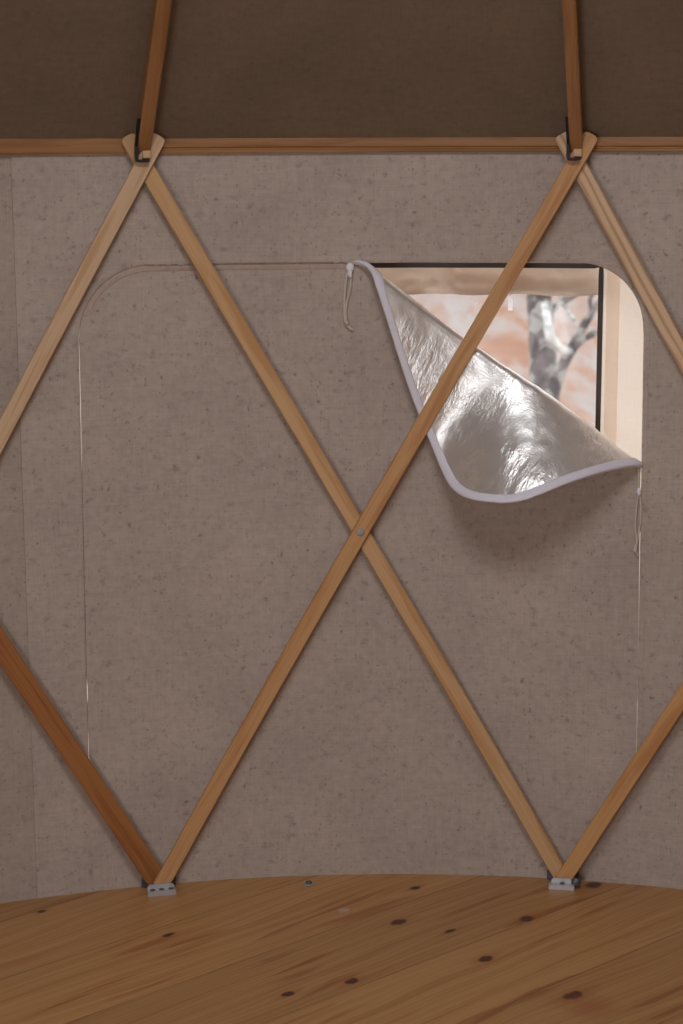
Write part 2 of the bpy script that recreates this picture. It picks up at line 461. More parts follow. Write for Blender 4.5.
def rim():
    nr = normals2(OUT); prof = [(0.0005, -.007), (0.0005, .0006), (.002, .0014), (.0095, .0014), (.012, .0010), (.0135, .0001)]
    vs, uv = [], []
    for (s, z), (nx, nz) in zip(OUT, nr):
        for (o, h) in prof:
            vs.append(felt_pt(s+nx*o, z+nz*o, h)); uv.append((s+nx*o, z+nz*o))
    o = link('trim_1', mesh('trim_1', vs, grid_faces(len(prof), len(OUT)), uv), 'felt')
    struct(o)
rim()

# ---------------------------------------------------------------- the window flap, its upper right corner folded down
A = Vector((-.078, 1.342)); B = Vector((.516, .926))
DIR = (B-A).normalized(); LEN = (B-A).length
NRM = Vector((-DIR.y, DIR.x))
if NRM.x < 0: NRM = -NRM
def flap_frame(s, z):
    d = Vector((s, z))-A
    return d.dot(DIR), d.dot(NRM)
def flap_pt(s, z, n=0.):
    a, d = flap_frame(s, z)
    lift = 0.
    # a few millimetres proud where it starts to leave the wall
    near = math.exp(-(d/.06)**2) if d < 0 else 1.
    if d <= 0:
        return felt_pt(s, z, n + .010*near*max(0, min(1, a/.1+.3))*max(0, min(1, (LEN-a)/.08+.3))*0 )
    ta = min(1, max(0, a/LEN))
    free = max(0, min(1, (ta-.42)/.31)); free = free*free*(3-2*free)     # right of the lath the flap hangs free
    def sm(x): x = max(0, min(1, x)); return x*x*(3-2*x)
    rho = .018 + (.0085-.018)*sm(ta/.36) + (.0165-.0085)*sm((ta-.45)/.25) + (.011-.0165)*sm((ta-.75)/.25)
    phi = math.radians(FOLD0 + (FOLD1-FOLD0)*free - 22*max(0, (ta-.70)/.3))
    L = rho*phi
    if d < L:
        q = rho*math.sin(d/rho); h = rho*(1-math.cos(d/rho))
        ang = d/rho
    else:
        e = d-L; ang = phi
        # slight curl of the free corner
        k = CURL*free
        q = rho*math.sin(phi); h = rho*(1-math.cos(phi))
        steps = 8; de = e/steps; x = 0
        for i in range(steps):
            aa = phi + k*(x+de/2); q += math.cos(aa)*de; h += math.sin(aa)*de; x += de
        ang = phi + k*e
    w = A + DIR*(a + SKEW*(1-.6*free)*max(0, d-L))      # the felt gives a little on the bias
    # loosely hanging: soft waves along the fold
    wav = (.006*math.sin(a*13+.6)*min(1, max(0, d-L)/.12) + .003*math.sin(a*31+d*9)*min(1, max(0, d-L)/.08))*(.25+.75*free)
    p = w + NRM*q
    return felt_pt(p.x, p.y, h + wav + n*math.cos(ang)) + fold_shift(p, n, ang)
def fold_shift(p, n, ang):
    # thickness offset along the wall when the cloth has turned over
    e = 1e-3; g = felt_pt(p.x+NRM.x*e, p.y+NRM.y*e)-felt_pt(p.x, p.y)
    return g.normalized()*(-n*math.sin(ang))
FOLD0, FOLD1, CURL, SKEW = 177, 135, 1.5, .16

def slit_left(z):
    g = 0
    if .93 < z < 1.235: g = .0012*math.sin(PI*(z-.93)/.305)**.5
    if .43 < z < .475: g = .0018*math.sin(PI*(z-.43)/.045)**.5
    if .24 < z < .36: g = .0008
    return g + .0006
def slit_right(z):
    if .42 < z < .93: return .0002 + .0016*max(0, min(1, (z-.55)/.3))
    if z >= .93: return 0
    return .0006
def build_flap():
    nr0 = normals2(OUT)
    root = empty('window_flap', cyl(0, RF-.004, ZBOT))
    tag(root, 'speckled grey felt window flap, its upper corner folded down to bare silver foil', 'window flap')
    nu = 250
    zr = []
    for a, b in zip(ROWS, ROWS[1:]):
        zr.append(a)
        if a > .75: zr.append((a+b)/2)
    zr.append(ROWS[-1]-.0004)
    base = root.location
    def sheet(off):
        vs, uv = [], []
        for z in zr:
            l = left_edge(z)+slit_left(z); r = right_edge(z)-slit_right(z)-.0003
            for i in range(nu):
                s = l+(r-l)*i/(nu-1)
                vs.append(flap_pt(s, z, off)-base); uv.append((s, z))
        return vs, uv
    vs, uv = sheet(0.)
    f = grid_faces(nu, len(zr))
    felt_o = link('felt_panel', mesh('felt_panel', vs, f, uv), 'felt', root)
    sd = felt_o.modifiers.new('thickness', 'SOLIDIFY'); sd.thickness = .004; sd.offset = -1; crisp(felt_o)
    # foil lining, 4.6 mm behind the felt face
    zf = [z for z in zr if z > .7]
    vs, uv = [], []
    nz = lambda s, z: noise.noise(Vector((s*26, z*19, 1.7)))*.0016 + noise.noise(Vector((s*60, z*48, 5.)))*.0007
    for z in zr:
        l = left_edge(z)+slit_left(z)+.002; r = right_edge(z)-slit_right(z)-.002
        for i in range(nu):
            s = l+(r-l)*i/(nu-1)
            vs.append(flap_pt(s, min(z, ZTOP-.002), -.0062+nz(s, z))-base); uv.append((s, z))
    foil = link('foil_lining', mesh('foil_lining', vs, [tuple(reversed(q)) for q in grid_faces(nu, len(zr))], uv), 'foil', root)
    foil['label'] = 'crinkled silver foil'
    # felt tape sewn along the closed upper edge
    vs, uv = [], []; tp = [(-.0005, -.002), (-.0005, .0008), (-.002, .0016), (-.0105, .0016), (-.0125, .0010), (-.0135, -.0002)]
    run = [(q, m) for q, m in zip(OUT, nr0) if q[1] > ZTOP-RCL*.6 and q[0] < A.x-.015]
    for (q, m) in run:
        for (o, h) in tp:
            s, z = q[0]+m[0]*o, q[1]+m[1]*o; vs.append(flap_pt(s, z, h)-base); uv.append((s, z))
    link('edge_tape', mesh('edge_tape', vs, grid_faces(len(tp), len(run)), uv), 'felt_tape', root)
    # binding tape round the free edge: a U section from the felt face over the edge on to the foil
    nr = normals2(OUT)
    pts = []
    for (s, z), nn in zip(OUT, nr):
        a, d = flap_frame(s, z)
        if s > -.3 and d > .001 and a < LEN+.05: pts.append(((s, z), nn))
    fine = []
    for (p, m), (q, k) in zip(pts, pts[1:]):
        for i in range(3):
            t = i/3; fine.append(((p[0]*(1-t)+q[0]*t, p[1]*(1-t)+q[1]*t), (m[0]*(1-t)+k[0]*t, m[1]*(1-t)+k[1]*t)))
    prof = [(-.003, .0008), (.0002, .0014), (.0022, 0.), (.0028, -.004), (.0022, -.0080), (0., -.0098), (-.006, -.0098), (-.0135, -.0094), (-.0155, -.0080), (-.0155, -.0060)]
    vs, uv = [], []
    for (p, m) in fine:
        for (o, h) in prof:
            s, z = p[0]+m[0]*o, p[1]+m[1]*o
            vs.append(flap_pt(s, z, h)-base); uv.append((s, z))
    bo = link('binding_tape', mesh('binding_tape', vs, [tuple(reversed(q)) for q in grid_faces(len(prof), len(fine))], uv), 'binding', root)
    bo['label'] = 'white binding tape'
    return root
build_flap()

# unseen doorway added round the fill lamp: two posts and a head board
def doorway():
    bm = bmesh.new()
    def box(c, sx, sy, sz):
        r = bmesh.ops.create_cube(bm, size=1)
        for v in r['verts']: v.co = Vector((v.co.x*sx+c[0], v.co.y*sy+c[1], v.co.z*sz+c[2]))
    x = RF*math.sin(DOOR); y = -RF*math.cos(DOOR)
    box((-x, y, .81), .05, .12, 1.62); box((x, y, .81), .05, .12, 1.62); box((0, y, 1.60), 2*x+.05, .12, .06)
    me = bpy.data.meshes.new('added_door_1'); bm.to_mesh(me); bm.free()
    l = me.uv_layers.new(name='UVMap')
    for lp in me.loops:
        v = me.vertices[lp.vertex_index].co; l.data[lp.index].uv = (v.z, v.x+v.y)
    o = struct(bevel(link('added_door_1', me, 'rail', None, False), .004)); o.rotation_euler = (0, 0, -.56)
doorway()

# ---------------------------------------------------------------- outer canvas with the clear window
WL, WR, WB, WT = -.50, .4475, .42, 1.3445      # window in the canvas (s at RC, z)
def cpt(s, z, n=0.):
    pl = noise.noise(Vector((s*9, z*.9, 4.)))*.004
    return cyl(s/RC, RC + pl - n, z)
def canvas():
    bm = bmesh.new(); uvl = bm.loops.layers.uv.new('UVMap')
    ss = [-1.6+(WL+1.6)*i/30 for i in range(31)] + [WL+(WR-WL)*i/40 for i in range(1, 41)] + [WR+(1.6-WR)*i/60 for i in range(1, 61)]
    zz = [-.40+(WB+.40)*i/10 for i in range(11)] + [WB+(WT-WB)*i/30 for i in range(1, 31)] + [WT+(1.60-WT)*i/6 for i in range(1, 7)]
    vv = [[bm.verts.new(cpt(s, z)) for s in ss] for z in zz]
    for j in range(len(zz)-1):
        for i in range(len(ss)-1):
            sm, zm = (ss[i]+ss[i+1])/2, (zz[j]+zz[j+1])/2
            if WL < sm < WR and WB < zm < WT: continue
            f = bm.faces.new((vv[j][i], vv[j+1][i], vv[j+1][i+1], vv[j][i+1]))
            for l, q in zip(f.loops, ((ss[i], zz[j]), (ss[i], zz[j+1]), (ss[i+1], zz[j+1]), (ss[i+1], zz[j]))): l[uvl].uv = q
    o = bm_obj('wall_outer', bm, 'canvas', None, True); struct(o)
    # doubled strip of canvas beside the window
    vs, uv = [], []
    cols = [WR+.012+.028*i/5 for i in range(6)]
    zs = [.3+1.25*i/30 for i in range(31)]
    for z in zs:
        for s in cols: vs.append(cpt(s, z, .003)); uv.append((s, z))
    o = link('trim_2', mesh('trim_2', vs, grid_faces(6, len(zs)), uv), 'canvas_double'); struct(o)
canvas()
def strip(name, path, w, h, mat, parent, n0=0.):
    """band of rectangular section laid along (s,z) points on the canvas"""
    nr = normals2(path); prof = [(-w/2, n0), (-w/2, n0+h), (w/2, n0+h), (w/2, n0)]
    vs = [cpt(s+m[0]*o, z+m[1]*o, k) for (s, z), m in zip(path, nr) for (o, k) in prof]
    fs = grid_faces(4, len(path), 0, True) + [(0, 1, 2, 3), tuple(range(len(vs)-1, len(vs)-5, -1))]
    uv = [(i*.02, j*.01) for i in range(len(path)) for j in range(4)]
    return link(name, mesh(name, vs, fs, uv), mat, parent, False)
def window():
    lin = lambda a, b, k: [a+(b-a)*i/k for i in range(k+1)]
    vs, uv = [], []
    S1, Z1 = lin(WL, WR, 40), lin(WB, WT, 20)
    for z in Z1:
        for s in S1: vs.append(cpt(s, z, -.002)); uv.append((s, z))
    pane = struct(link('window_1', mesh('window_1', vs, grid_faces(41, 21), uv), 'vinyl'))
    path = [(WL, z) for z in lin(WB, WT, 40)] + [(s, WT) for s in lin(WL, WR, 60)[1:]] + [(WR, z) for z in lin(WT, WB, 40)[1:]] + [(s, WB) for s in lin(WR, WL, 60)[1:]]
    strip('frame', path, .0105, .012, 'gasket', pane)
    # rolled-up outside cover, its gathered lower edge hanging into the view
    vs, uv = [], []
    nu, prof = 160, 14
    for i in range(nu):
        s = WL+.004+(WR-WL-.010)*i/(nu-1)
        lo = 1.281 + .010*noise.noise(Vector((s*7, 0, 2.)))
        for k in range(prof):
            t = k/(prof-1)
            z = 1.352+(lo-1.352)*t
            b = .016 + .010*math.sin(PI*t) + 1*.024*noise.noise(Vector((s*9+z*14, z*30-s*7, 0))) + .008*noise.noise(Vector((s*40, z*60, 0)))
            vs.append(cpt(s, z, -b)); uv.append((s, z))
    c = link('window_cover', mesh('window_cover', vs, grid_faces(prof, nu), uv), 'cover')
    sd = c.modifiers.new('thickness', 'SOLIDIFY'); sd.thickness = .0015
    tag(c, 'wrinkled beige canvas cover gathered along the top of the clear window', 'window cover')
    # thin white translucent loop just below the gathered cover
    P = [(.222, 1.268), (.227, 1.256), (.233, 1.262), (.237, 1.277), (.242, 1.2855), (.249, 1.283), (.2535, 1.272), (.2545, 1.258), (.254, 1.246)]
    path = catmull([(s, 0, z) for s, z in P], 6); vs = []
    for a, p_ in enumerate(path):
        tt = (path[min(a+1, len(path)-1)]-path[max(a-1, 0)]).normalized(); q = Vector((-tt.z, 0, tt.x))
        for k in (-1, 0, 1): vs.append(cpt(p_.x+q.x*.0048*k, p_.z+q.z*.0048*k, -.011-.0012*(1-k*k)))
    lp = link('white_loop', mesh('white_loop', vs, grid_faces(3, len(path)), [(v.x, v.z) for v in vs]), 'tape')
    tag(lp, 'white looped shape in the window beside the amber lath', 'tie')
window()

# ---------------------------------------------------------------- floor, roof, ground
def disc(name, r, z, mat, th=.03):
    bm = bmesh.new(); n = 128
    top = [bm.verts.new((r*math.cos(2*PI*i/n), r*math.sin(2*PI*i/n), z)) for i in range(n)]
    bot = [bm.verts.new((v.co.x, v.co.y, z-th)) for v in top]
    bm.faces.new(top); bm.faces.new(list(reversed(bot)))
    for i in range(n): bm.faces.new((top[i], bot[i], bot[(i+1) % n], top[(i+1) % n]))
    bmesh.ops.recalc_face_normals(bm, faces=bm.faces)
    return struct(bm_obj(name, bm, mat, None, False))
disc('floor', 2.335, 0., 'floor', .04)
RCROWN = .58
def roof():
    nu, nv = 160, 40; vs, uv = [], []
    for j in range(nv):
        r = 2.365+(RCROWN-2.365)*j/(nv-1)
        for i in range(nu):
            th = 2*PI*i/nu
            sag = .012*math.cos((th-TH0)/DTH*2*PI)*math.sin(PI*j/(nv-1))*0
            z = ZRAIL+.006+SLOPE*(RF-r) + .003*noise.noise(Vector((r*4*math.sin(th), r*4*math.cos(th), 0)))*(1 if r < 2.1 else 0)
            vs.append(cyl(th, r, z)); uv.append((th*RF, (RF-r)*1.294))
    fs = []
    for j in range(nv-1):
        for i in range(nu):
            a = j*nu+i; b = j*nu+(i+1) % nu; fs.append((a, a+nu, b+nu, b))
    me = mesh('ceiling', vs, fs, None)
    l = me.uv_layers.new(name='UVMap')
    for p in me.polygons:
        us = [uv[me.loops[k].vertex_index] for k in p.loop_indices]
        mx = max(u[0] for u in us)
        for k, u in zip(p.loop_indices, us):
            x = u[0]
            if mx-x > 5: x += 2*PI*RF
            l.data[k].uv = (x, u[1])
    o = link('ceiling', me, 'felt_roof')
    sd = o.modifiers.new('thickness', 'SOLIDIFY'); sd.thickness = .006; sd.offset = 1
    struct(o)
    # crown ring at the skylight
    prof = [(RCROWN-.03, -.03), (RCROWN+.03, -.03), (RCROWN+.03, .03), (RCROWN-.03, .03)]
    zc = ZRAIL+.02+SLOPE*(RF-RCROWN)-.05
    vs = [cyl(2*PI*i/64, r, zc+h) for i in range(64) for (r, h) in prof]
    fs = [(i*4+k, i*4+(k+1) % 4, ((i+1) % 64)*4+(k+1) % 4, ((i+1) % 64)*4+k) for i in range(64) for k in range(4)]
    struct(link('trim_3', mesh('trim_3', vs, fs, [(i*.05, k*.03) for i in range(64) for k in range(4)]), 'pole', None, False))
roof()
def ground():
    nu, nv = 60, 60; vs = []
    for j in range(nv):
        y = 2.45+70*(j/(nv-1))**1.6
        for i in range(nu):
            x = (-1+2*i/(nu-1))*(6+y*.7)
            d = math.hypot(x, y)
            h = -.46 + .12*noise.noise(Vector((x*.25, y*.25, 0)))*min(1, (d-2.4)/3) + max(0, y-24)*.22
            vs.append((x, y, h))
    struct(link('ground', mesh('ground', vs, grid_faces(nu, nv)), 'ground'))
ground()

# ---------------------------------------------------------------- lattice laths
LG = 'crossed wall laths'
def lath(label, t_top, t_bot, side, mat, width=.0335, thick=.013, z0=None, flip=False, ext_top=.064, ext_bot=.0):
    """a bent strip from the top node angle to the foot angle; side 'front' or 'back'"""
    inner = RL-.001-thick if side == 'front' else RL+.001
    n = 60
    dz = ZT-ZB
    ds = (t_bot-t_top)*RL; L = math.hypot(ds, dz)
    us, uz = ds/L, -dz/L           # along, downwards
    ps, pz = -uz, us               # across
    base = cyl(t_bot, RL, 0)
    root_loc = base
    vs, uv = [], []
    k0, k1 = -ext_top, L+ext_bot
    r = width/2
    stations = []
    for i in range(9):            # rounded upper end
        a = PI/2*i/8; stations.append((k0 + .6*r*(1-math.sin(a)) , r*(.45+.55*math.sin(a)) if i else r*.45))
    stations = [(k0+.6*r*(1-math.cos(PI/2*i/8)), r*(.42+.58*math.sin(PI/2*i/8))) for i in range(9)]
    stations += [(k0+.6*r+(k1-k0-.6*r)*i/n, r) for i in range(1, n+1)]
    e = .0016
    seed = (t_top*13.7) % 5
    prof = lambda w: [(-w, e), (-w+e, 0), (w-e, 0), (w, e), (w, thick-e), (w-e, thick), (-w+e, thick), (-w, thick-e)]
    for (k, w) in stations:
        for (o, h) in prof(w):
            s = t_top*RL + us*k + ps*o; z = ZT + uz*k + pz*o
            z = max(z, .0045)
            vs.append(cyl(s/RL, inner+h, z)-base); uv.append((k, o+seed+h*.7))
    m = len(prof(1))
    fs = grid_faces(m, len(stations), 0, True) + [tuple(range(m-1, -1, -1)), tuple(range(len(vs)-m, len(vs)))]
    me = mesh('wall_lath', vs, fs, uv)
    bm = bmesh.new(); bm.from_mesh(me); bmesh.ops.recalc_face_normals(bm, faces=bm.faces); bm.to_mesh(me); bm.free()
    o = link('wall_lath', me, mat, None, False); o.location = base
    tag(o, label, 'lath', LG)
    return o
T0, T1, TM, T2 = TH0, TH0+DTH, TH0-DTH, TH0+2*DTH
lathA = lath('pale lath sloping from the left roof pole down past the left photo edge', T0, TM, 'front', 'lathA')
lathB = lath('honey lath running behind the crossing from left pole to right bracket', T0, T1, 'back', 'lathB')
lathC = lath('amber lath crossing in front of window and foil down to the left floor bracket', T1, T0, 'front', 'lathC')
lathD = lath('pale wavy-grained lath sloping from the right roof pole past the upper right window corner', T1, T2, 'back', 'lathD', width=.0345)
lathE = lath('dark red-brown stained lath rising left from the left floor bracket', TM, T0, 'back', 'lathE', width=.044)
lathF = lath('golden lath rising right from the right floor bracket past the right photo edge', T2, T1, 'front', 'lathF')

def dome(name, loc, axis, r, h, mat, parent=None, sides=12, label=None):
    """low bolt head: rim ring then domed cap; axis = outward direction of the head"""
    bm = bmesh.new(); z = Vector(axis).normalized(); x = z.orthogonal().normalized(); y = z.cross(x)
    rings = [(1., 0.), (1., .35), (.86, .7), (.55, .93), (.2, 1.)]
    prev = None
    for (k, q) in rings:
        cur = [bm.verts.new(Vector(loc)+(x*math.cos(2*PI*i/sides)+y*math.sin(2*PI*i/sides))*r*k+z*h*q) for i in range(sides)]
        if prev:
            for i in range(sides): bm.faces.new((prev[i], prev[(i+1) % sides], cur[(i+1) % sides], cur[i]))
        else: bm.faces.new(list(reversed(cur)))
        prev = cur
    bm.faces.new(prev)
    return bm_obj(name, bm, mat, parent, True)
tm = TH0+DTH/2; tx, inn, up = frame(tm)
dome('bolt', cyl(tm, RL-.0131, (ZT+ZB)/2)-lathC.location, inn, .0088, .003, 'bolt', lathC)

# ---------------------------------------------------------------- wooden rail along the wall top, one board left of the first node, one right of it
def rail(label, t_a, t_b, prof, name='wall_rail'):
    n = max(8, int(abs(t_b-t_a)*40)); base = cyl((t_a+t_b)/2, RL, ZRAIL)
    vs, uv = [], []
    acc = [0]
    for p, q in zip(prof, prof[1:]): acc.append(acc[-1]+math.hypot(q[0]-p[0], q[1]-p[1]))
    for i in range(n+1):
        th = t_a+(t_b-t_a)*i/n
        for (d, h), a in zip(prof, acc): vs.append(cyl(th, 2.2352-d*.6, ZRAIL+.003+h)-base); uv.append((th*RL, a))
    m = len(prof)
    fs = grid_faces(m, n+1, 0, True) + [tuple(range(m-1, -1, -1)), tuple(range(len(vs)-m, len(vs)))]
    me = mesh(name, vs, fs, uv)
    bm = bmesh.new(); bm.from_mesh(me); bmesh.ops.recalc_face_normals(bm, faces=bm.faces); bm.to_mesh(me); bm.free()
    o = link(name, me, 'rail', None, False); o.location = base
    tag(o, label, 'rail', 'wooden rails round the wall top'); return o
pl = [(0, -.019), (.012, -.019), (.017, -.014), (.018, -.006), (.018, .012), (.014, .018), (0, .018)]
pr = [(0, -.0185), (.013, -.0185), (.015, -.0165), (.015, -.0125), (.0105, -.0105), (.0105, -.0085), (.017, -.006), (.0185, 0), (.017, .010), (.012, .0165), (0, .0165)]
rail('plain brown wooden rail at the wall top left of the left roof pole', T0-.55, T0-.004, pl)
rail('groove-edged brown wooden rail at the wall top right of the left roof pole', T0+.004, T1+.55, pr)

# ---------------------------------------------------------------- roof poles
def pole(label, th, w, strip_side=-1):
    tx, inn, up = frame(th)
    root = empty('roof_pole', cyl(th, 2.19, ZRAIL)); base = root.location
    tag(root, label, 'roof pole', 'roof poles')
    dr = (inn + up*SLOPE).normalized(); nrm = (up - inn*SLOPE).normalized()   # along the pole, square to it (upwards)
    dep = .040
    r0 = 2.1945; r1 = RCROWN+.028
    zl = 1.5895                                            # lower edge where the pole is cut off plumb
    def P(r, side, top):
        z = zl + SLOPE*(r0-r) + (dep*math.sqrt(1+SLOPE*SLOPE) if top else 0)
        return cyl(th, r, z) + tx*side - base
    ev = .004
    ring = [(-w/2, 0, 1), (-w/2+ev, 0, 0), (w/2-ev, 0, 0), (w/2, 0, 1), (w/2, 1, -1), (w/2-ev, 1, 0), (-w/2+ev, 1, 0), (-w/2, 1, -1)]
    vs, uv = [], []
    n = 30
    for i in range(n+1):
        r = r0+(r1-r0)*i/n
        for k, (sd, tp, q) in enumerate(ring): vs.append(P(r, sd, tp)+up*ev*q); uv.append(((r0-r)*1.29, sd+tp*.05+th*3))
    fs = grid_faces(8, n+1, 0, True) + [tuple(range(7, -1, -1)), tuple(range(len(vs)-8, len(vs)))]
    me = mesh('shaft', vs, fs, uv)
    bm = bmesh.new(); bm.from_mesh(me); bmesh.ops.recalc_face_normals(bm, faces=bm.faces); bm.to_mesh(me); bm.free()
    link('shaft', me, 'pole', root, False)
    # pale stub of end grain below the shaft, resting in the fork of the laths
    bm = bmesh.new(); bmesh.ops.create_cube(bm, size=1)
    for v in bm.verts:
        c = v.co.copy(); v.co = cyl(th, 2.1905+c.y*.010, 1.5835+c.z*.0155)+tx*(c.x*.017+.004)-base
    o = bm_obj('tenon', bm, 'endgrain', root); bevel(o, .002); o['label'] = 'pale end-grain tenon'
    # black strip down the side of the pole that turns in below the tenon
    x0 = strip_side*(w/2+.003)
    path = [(x0, 1.655), (x0, 1.60), (x0, 1.578), (x0*.85, 1.571), (0, 1.570), (.009, 1.5715)]
    path = catmull([(a, 0, b) for a, b in path], 5)
    nr = []
    vs = []
    for i, p in enumerate(path):
        t = (path[min(i+1, len(path)-1)]-path[max(i-1, 0)]).normalized(); q = Vector((-t.z, 0, t.x))
        rr = 2.188 + min(0, (1.60-p.z))*1.0
        for (o_, d) in ((-.003, -.006), (.003, -.006), (.003, .006), (-.003, .006)):
            s = p + q*o_; vs.append(cyl(th, rr+d, s.z)+tx*s.x-base)
    fs = grid_faces(4, len(path), 0, True) + [(3, 2, 1, 0), tuple(range(len(vs)-4, len(vs)))]
    o = link('l_strip', mesh('l_strip', vs, fs), 'matt_black', root, False); o['label'] = 'black L-shaped strip'
    return root
pole('brown roof pole above the left lattice fork, leaning right as it rises', T0, .028)
pole('brown roof pole above the right lattice fork, near upright beside the window side', T1, .0255)

# ---------------------------------------------------------------- floor brackets and bolts
def bracket(label, th, w, holes, trap):
    tx, inn, up = frame(th)
    r_in = RL-.016
    root = empty('floor_bracket', cyl(th, r_in, 0)); base = root.location
    tag(root, label, 'bracket', 'metal floor brackets')
    def P(x, d, z): return cyl(th, r_in-d, 0)+tx*x+up*z-base
    # L plate: floor flange towards the room, low upstand the laths stand behind
    bm = bmesh.new()
    f = [(-w/2*trap, .0), (w/2*trap, .0), (w/2, .017), (w/2*.94, .022), (-w/2*.94, .022), (-w/2, .017)]
    t = .011
    lo = [bm.verts.new(P(x, d, .0004)) for x, d in f]; hi = [bm.verts.new(P(x, d, t)) for x, d in f]
    bm.faces.new(lo); bm.faces.new(hi)
    for i in range(6): bm.faces.new((lo[i], lo[(i+1) % 6], hi[(i+1) % 6], hi[i]))
    g = [(-w/2*trap, t), (w/2*trap, t), (w/2*trap*.97, .016), (w/2*.80*trap, .020), (-w/2*.80*trap, .020), (-w/2*trap*.97, .016)]
    lo = [bm.verts.new(P(x, 0.0, z)) for x, z in g]; hi = [bm.verts.new(P(x, .0025, z)) for x, z in g]
    bm.faces.new(lo); bm.faces.new(hi)
    for i in range(6): bm.faces.new((lo[i], lo[(i+1) % 6], hi[(i+1) % 6], hi[i]))
    bmesh.ops.recalc_face_normals(bm, faces=bm.faces)
    bm_obj('plate', bm, 'steel', root)
    for (x, d, z, onface) in holes:
        if onface: dome('screw', P(x, .0025, z), inn, .0048, .003, 'screw', root)
        else: dome('screw', P(x, d, .011), up, .0058, .0025, 'screw', root)
    # dark rear plate behind the laths
    bm = bmesh.new(); bmesh.ops.create_cube(bm, size=1)
    for v in bm.verts:
        c = v.co.copy(); v.co = P(c.x*(w+.012), -.0335+c.y*.004, .0125+c.z*.023)
    o = bm_obj('rear_plate', bm, 'screw', root); bevel(o, .003)
    return root
bracket('metal floor bracket with three screws at the foot of the dark lath', T0, .064, [(-.019, .012, 0, 0), (0, .012, 0, 0), (.021, .012, 0, 0)], .92)
bk = bracket('metal floor bracket with one middle screw at the feet of honey and golden laths', T1, .058, [(0.001, .010, 0, 0)], .80)
tx, inn, up = frame(T1)
dome('side_bolt', cyl(T1, RL-.020, .014)+tx*.031-bk.location, inn, .011, .008, 'screw', bk)

def floor_bolt(x, y, label):
    root = empty('floor_bolt', (x, y, 0)); tag(root, label, 'bolt')
    w = dome('washer', (0, 0, .0003), (0, 0, 1), .0125, .0022, 'bolt', root, 20)
    h = dome('head', (0, 0, .0022), (0, 0, 1), .0075, .0055, 'screw', root, 6)
    return root
floor_bolt(-.185, 2.180, 'small steel bolt in the floorboards near the wall between the two brackets')

# ---------------------------------------------------------------- cords
def cord(label, parts, knots, mat_k, tilt=0):
    s0, z0 = knots[0][:2]
    root = empty('looped_string', felt_pt(s0, z0, .006)); base = root.location
    tag(root, label, 'cord', 'cotton tie cords at the window flap')
    for nm, pts, r in parts:
        tube(nm, catmull([felt_pt(s, z, n)-base for s, z, n in pts], 6), r, 'cotton', root, 8)
    for (s, z, rx, rz, mt) in knots:
        bm = bmesh.new(); bmesh.ops.create_uvsphere(bm, u_segments=14, v_segments=10, radius=1)
        t_, i_, u_ = frame(s/RF)
        for v in bm.verts:
            c = v.co.copy(); k = 1+.18*math.sin(c.z*9+c.x*4)
            v.co = felt_pt(s, z, .0075)-base + t_*c.x*rx*k + i_*c.y*.0055*k + u_*c.z*rz
        bm_obj('knot', bm, mt, root, True)
    return root
def px_felt(x, y, n=.006):
    """(s,z) on the felt surface seen at a photo point"""
    d = FW + RT*((x-341.5)/FOC) + UP*((512-y)/FOC)
    a = d.x**2+d.y**2; b = CAM.x*d.x+CAM.y*d.y; c = CAM.x**2+CAM.y**2-(RF-n)**2
    t = (-b+math.sqrt(b*b-a*c))/a; p = CAM+d*t
    return math.atan2(p.x, p.y)*RF, p.z
def pp(l, n=.005): return [(*px_felt(x, y, n), n) for x, y in l]
k1 = px_felt(350, 267.5); k1b = px_felt(350, 274); k1c = px_felt(346.5, 323)
cord('white looped cord hanging free where the folded flap leaves the top edge',
     [('strand', pp([(348.5, 270), (346, 280), (344.6, 295), (344.2, 308), (345.5, 322), (349, 327), (353, 330)]), .0032),
      ('strand', pp([(351, 270), (350.8, 282), (349.5, 292), (347, 302), (345.8, 312), (346.5, 323)]), .0028)],
     [(*k1, .0085, .0105, 'white_cotton'), (*k1b, .005, .009, 'white_cotton'), (*k1c, .0042, .0045, 'cotton')], 0)
k2 = px_felt(639, 491.5); k2b = px_felt(635.5, 549)
cord('thin looped cord with a knotted end beside the slit below the foil corner',
     [('strand', pp([(638.5, 466), (639, 480), (638.5, 492), (636, 512), (635.5, 530), (637, 541), (636, 549), (638, 556)]), .0024),
      ('strand', pp([(639.5, 492), (641, 507), (640.5, 522), (638, 537), (636.5, 545), (635, 552)]), .0022)],
     [(*k2, .005, .009, 'white_cotton'), (*k2b, .0045, .010, 'cotton')], 0)

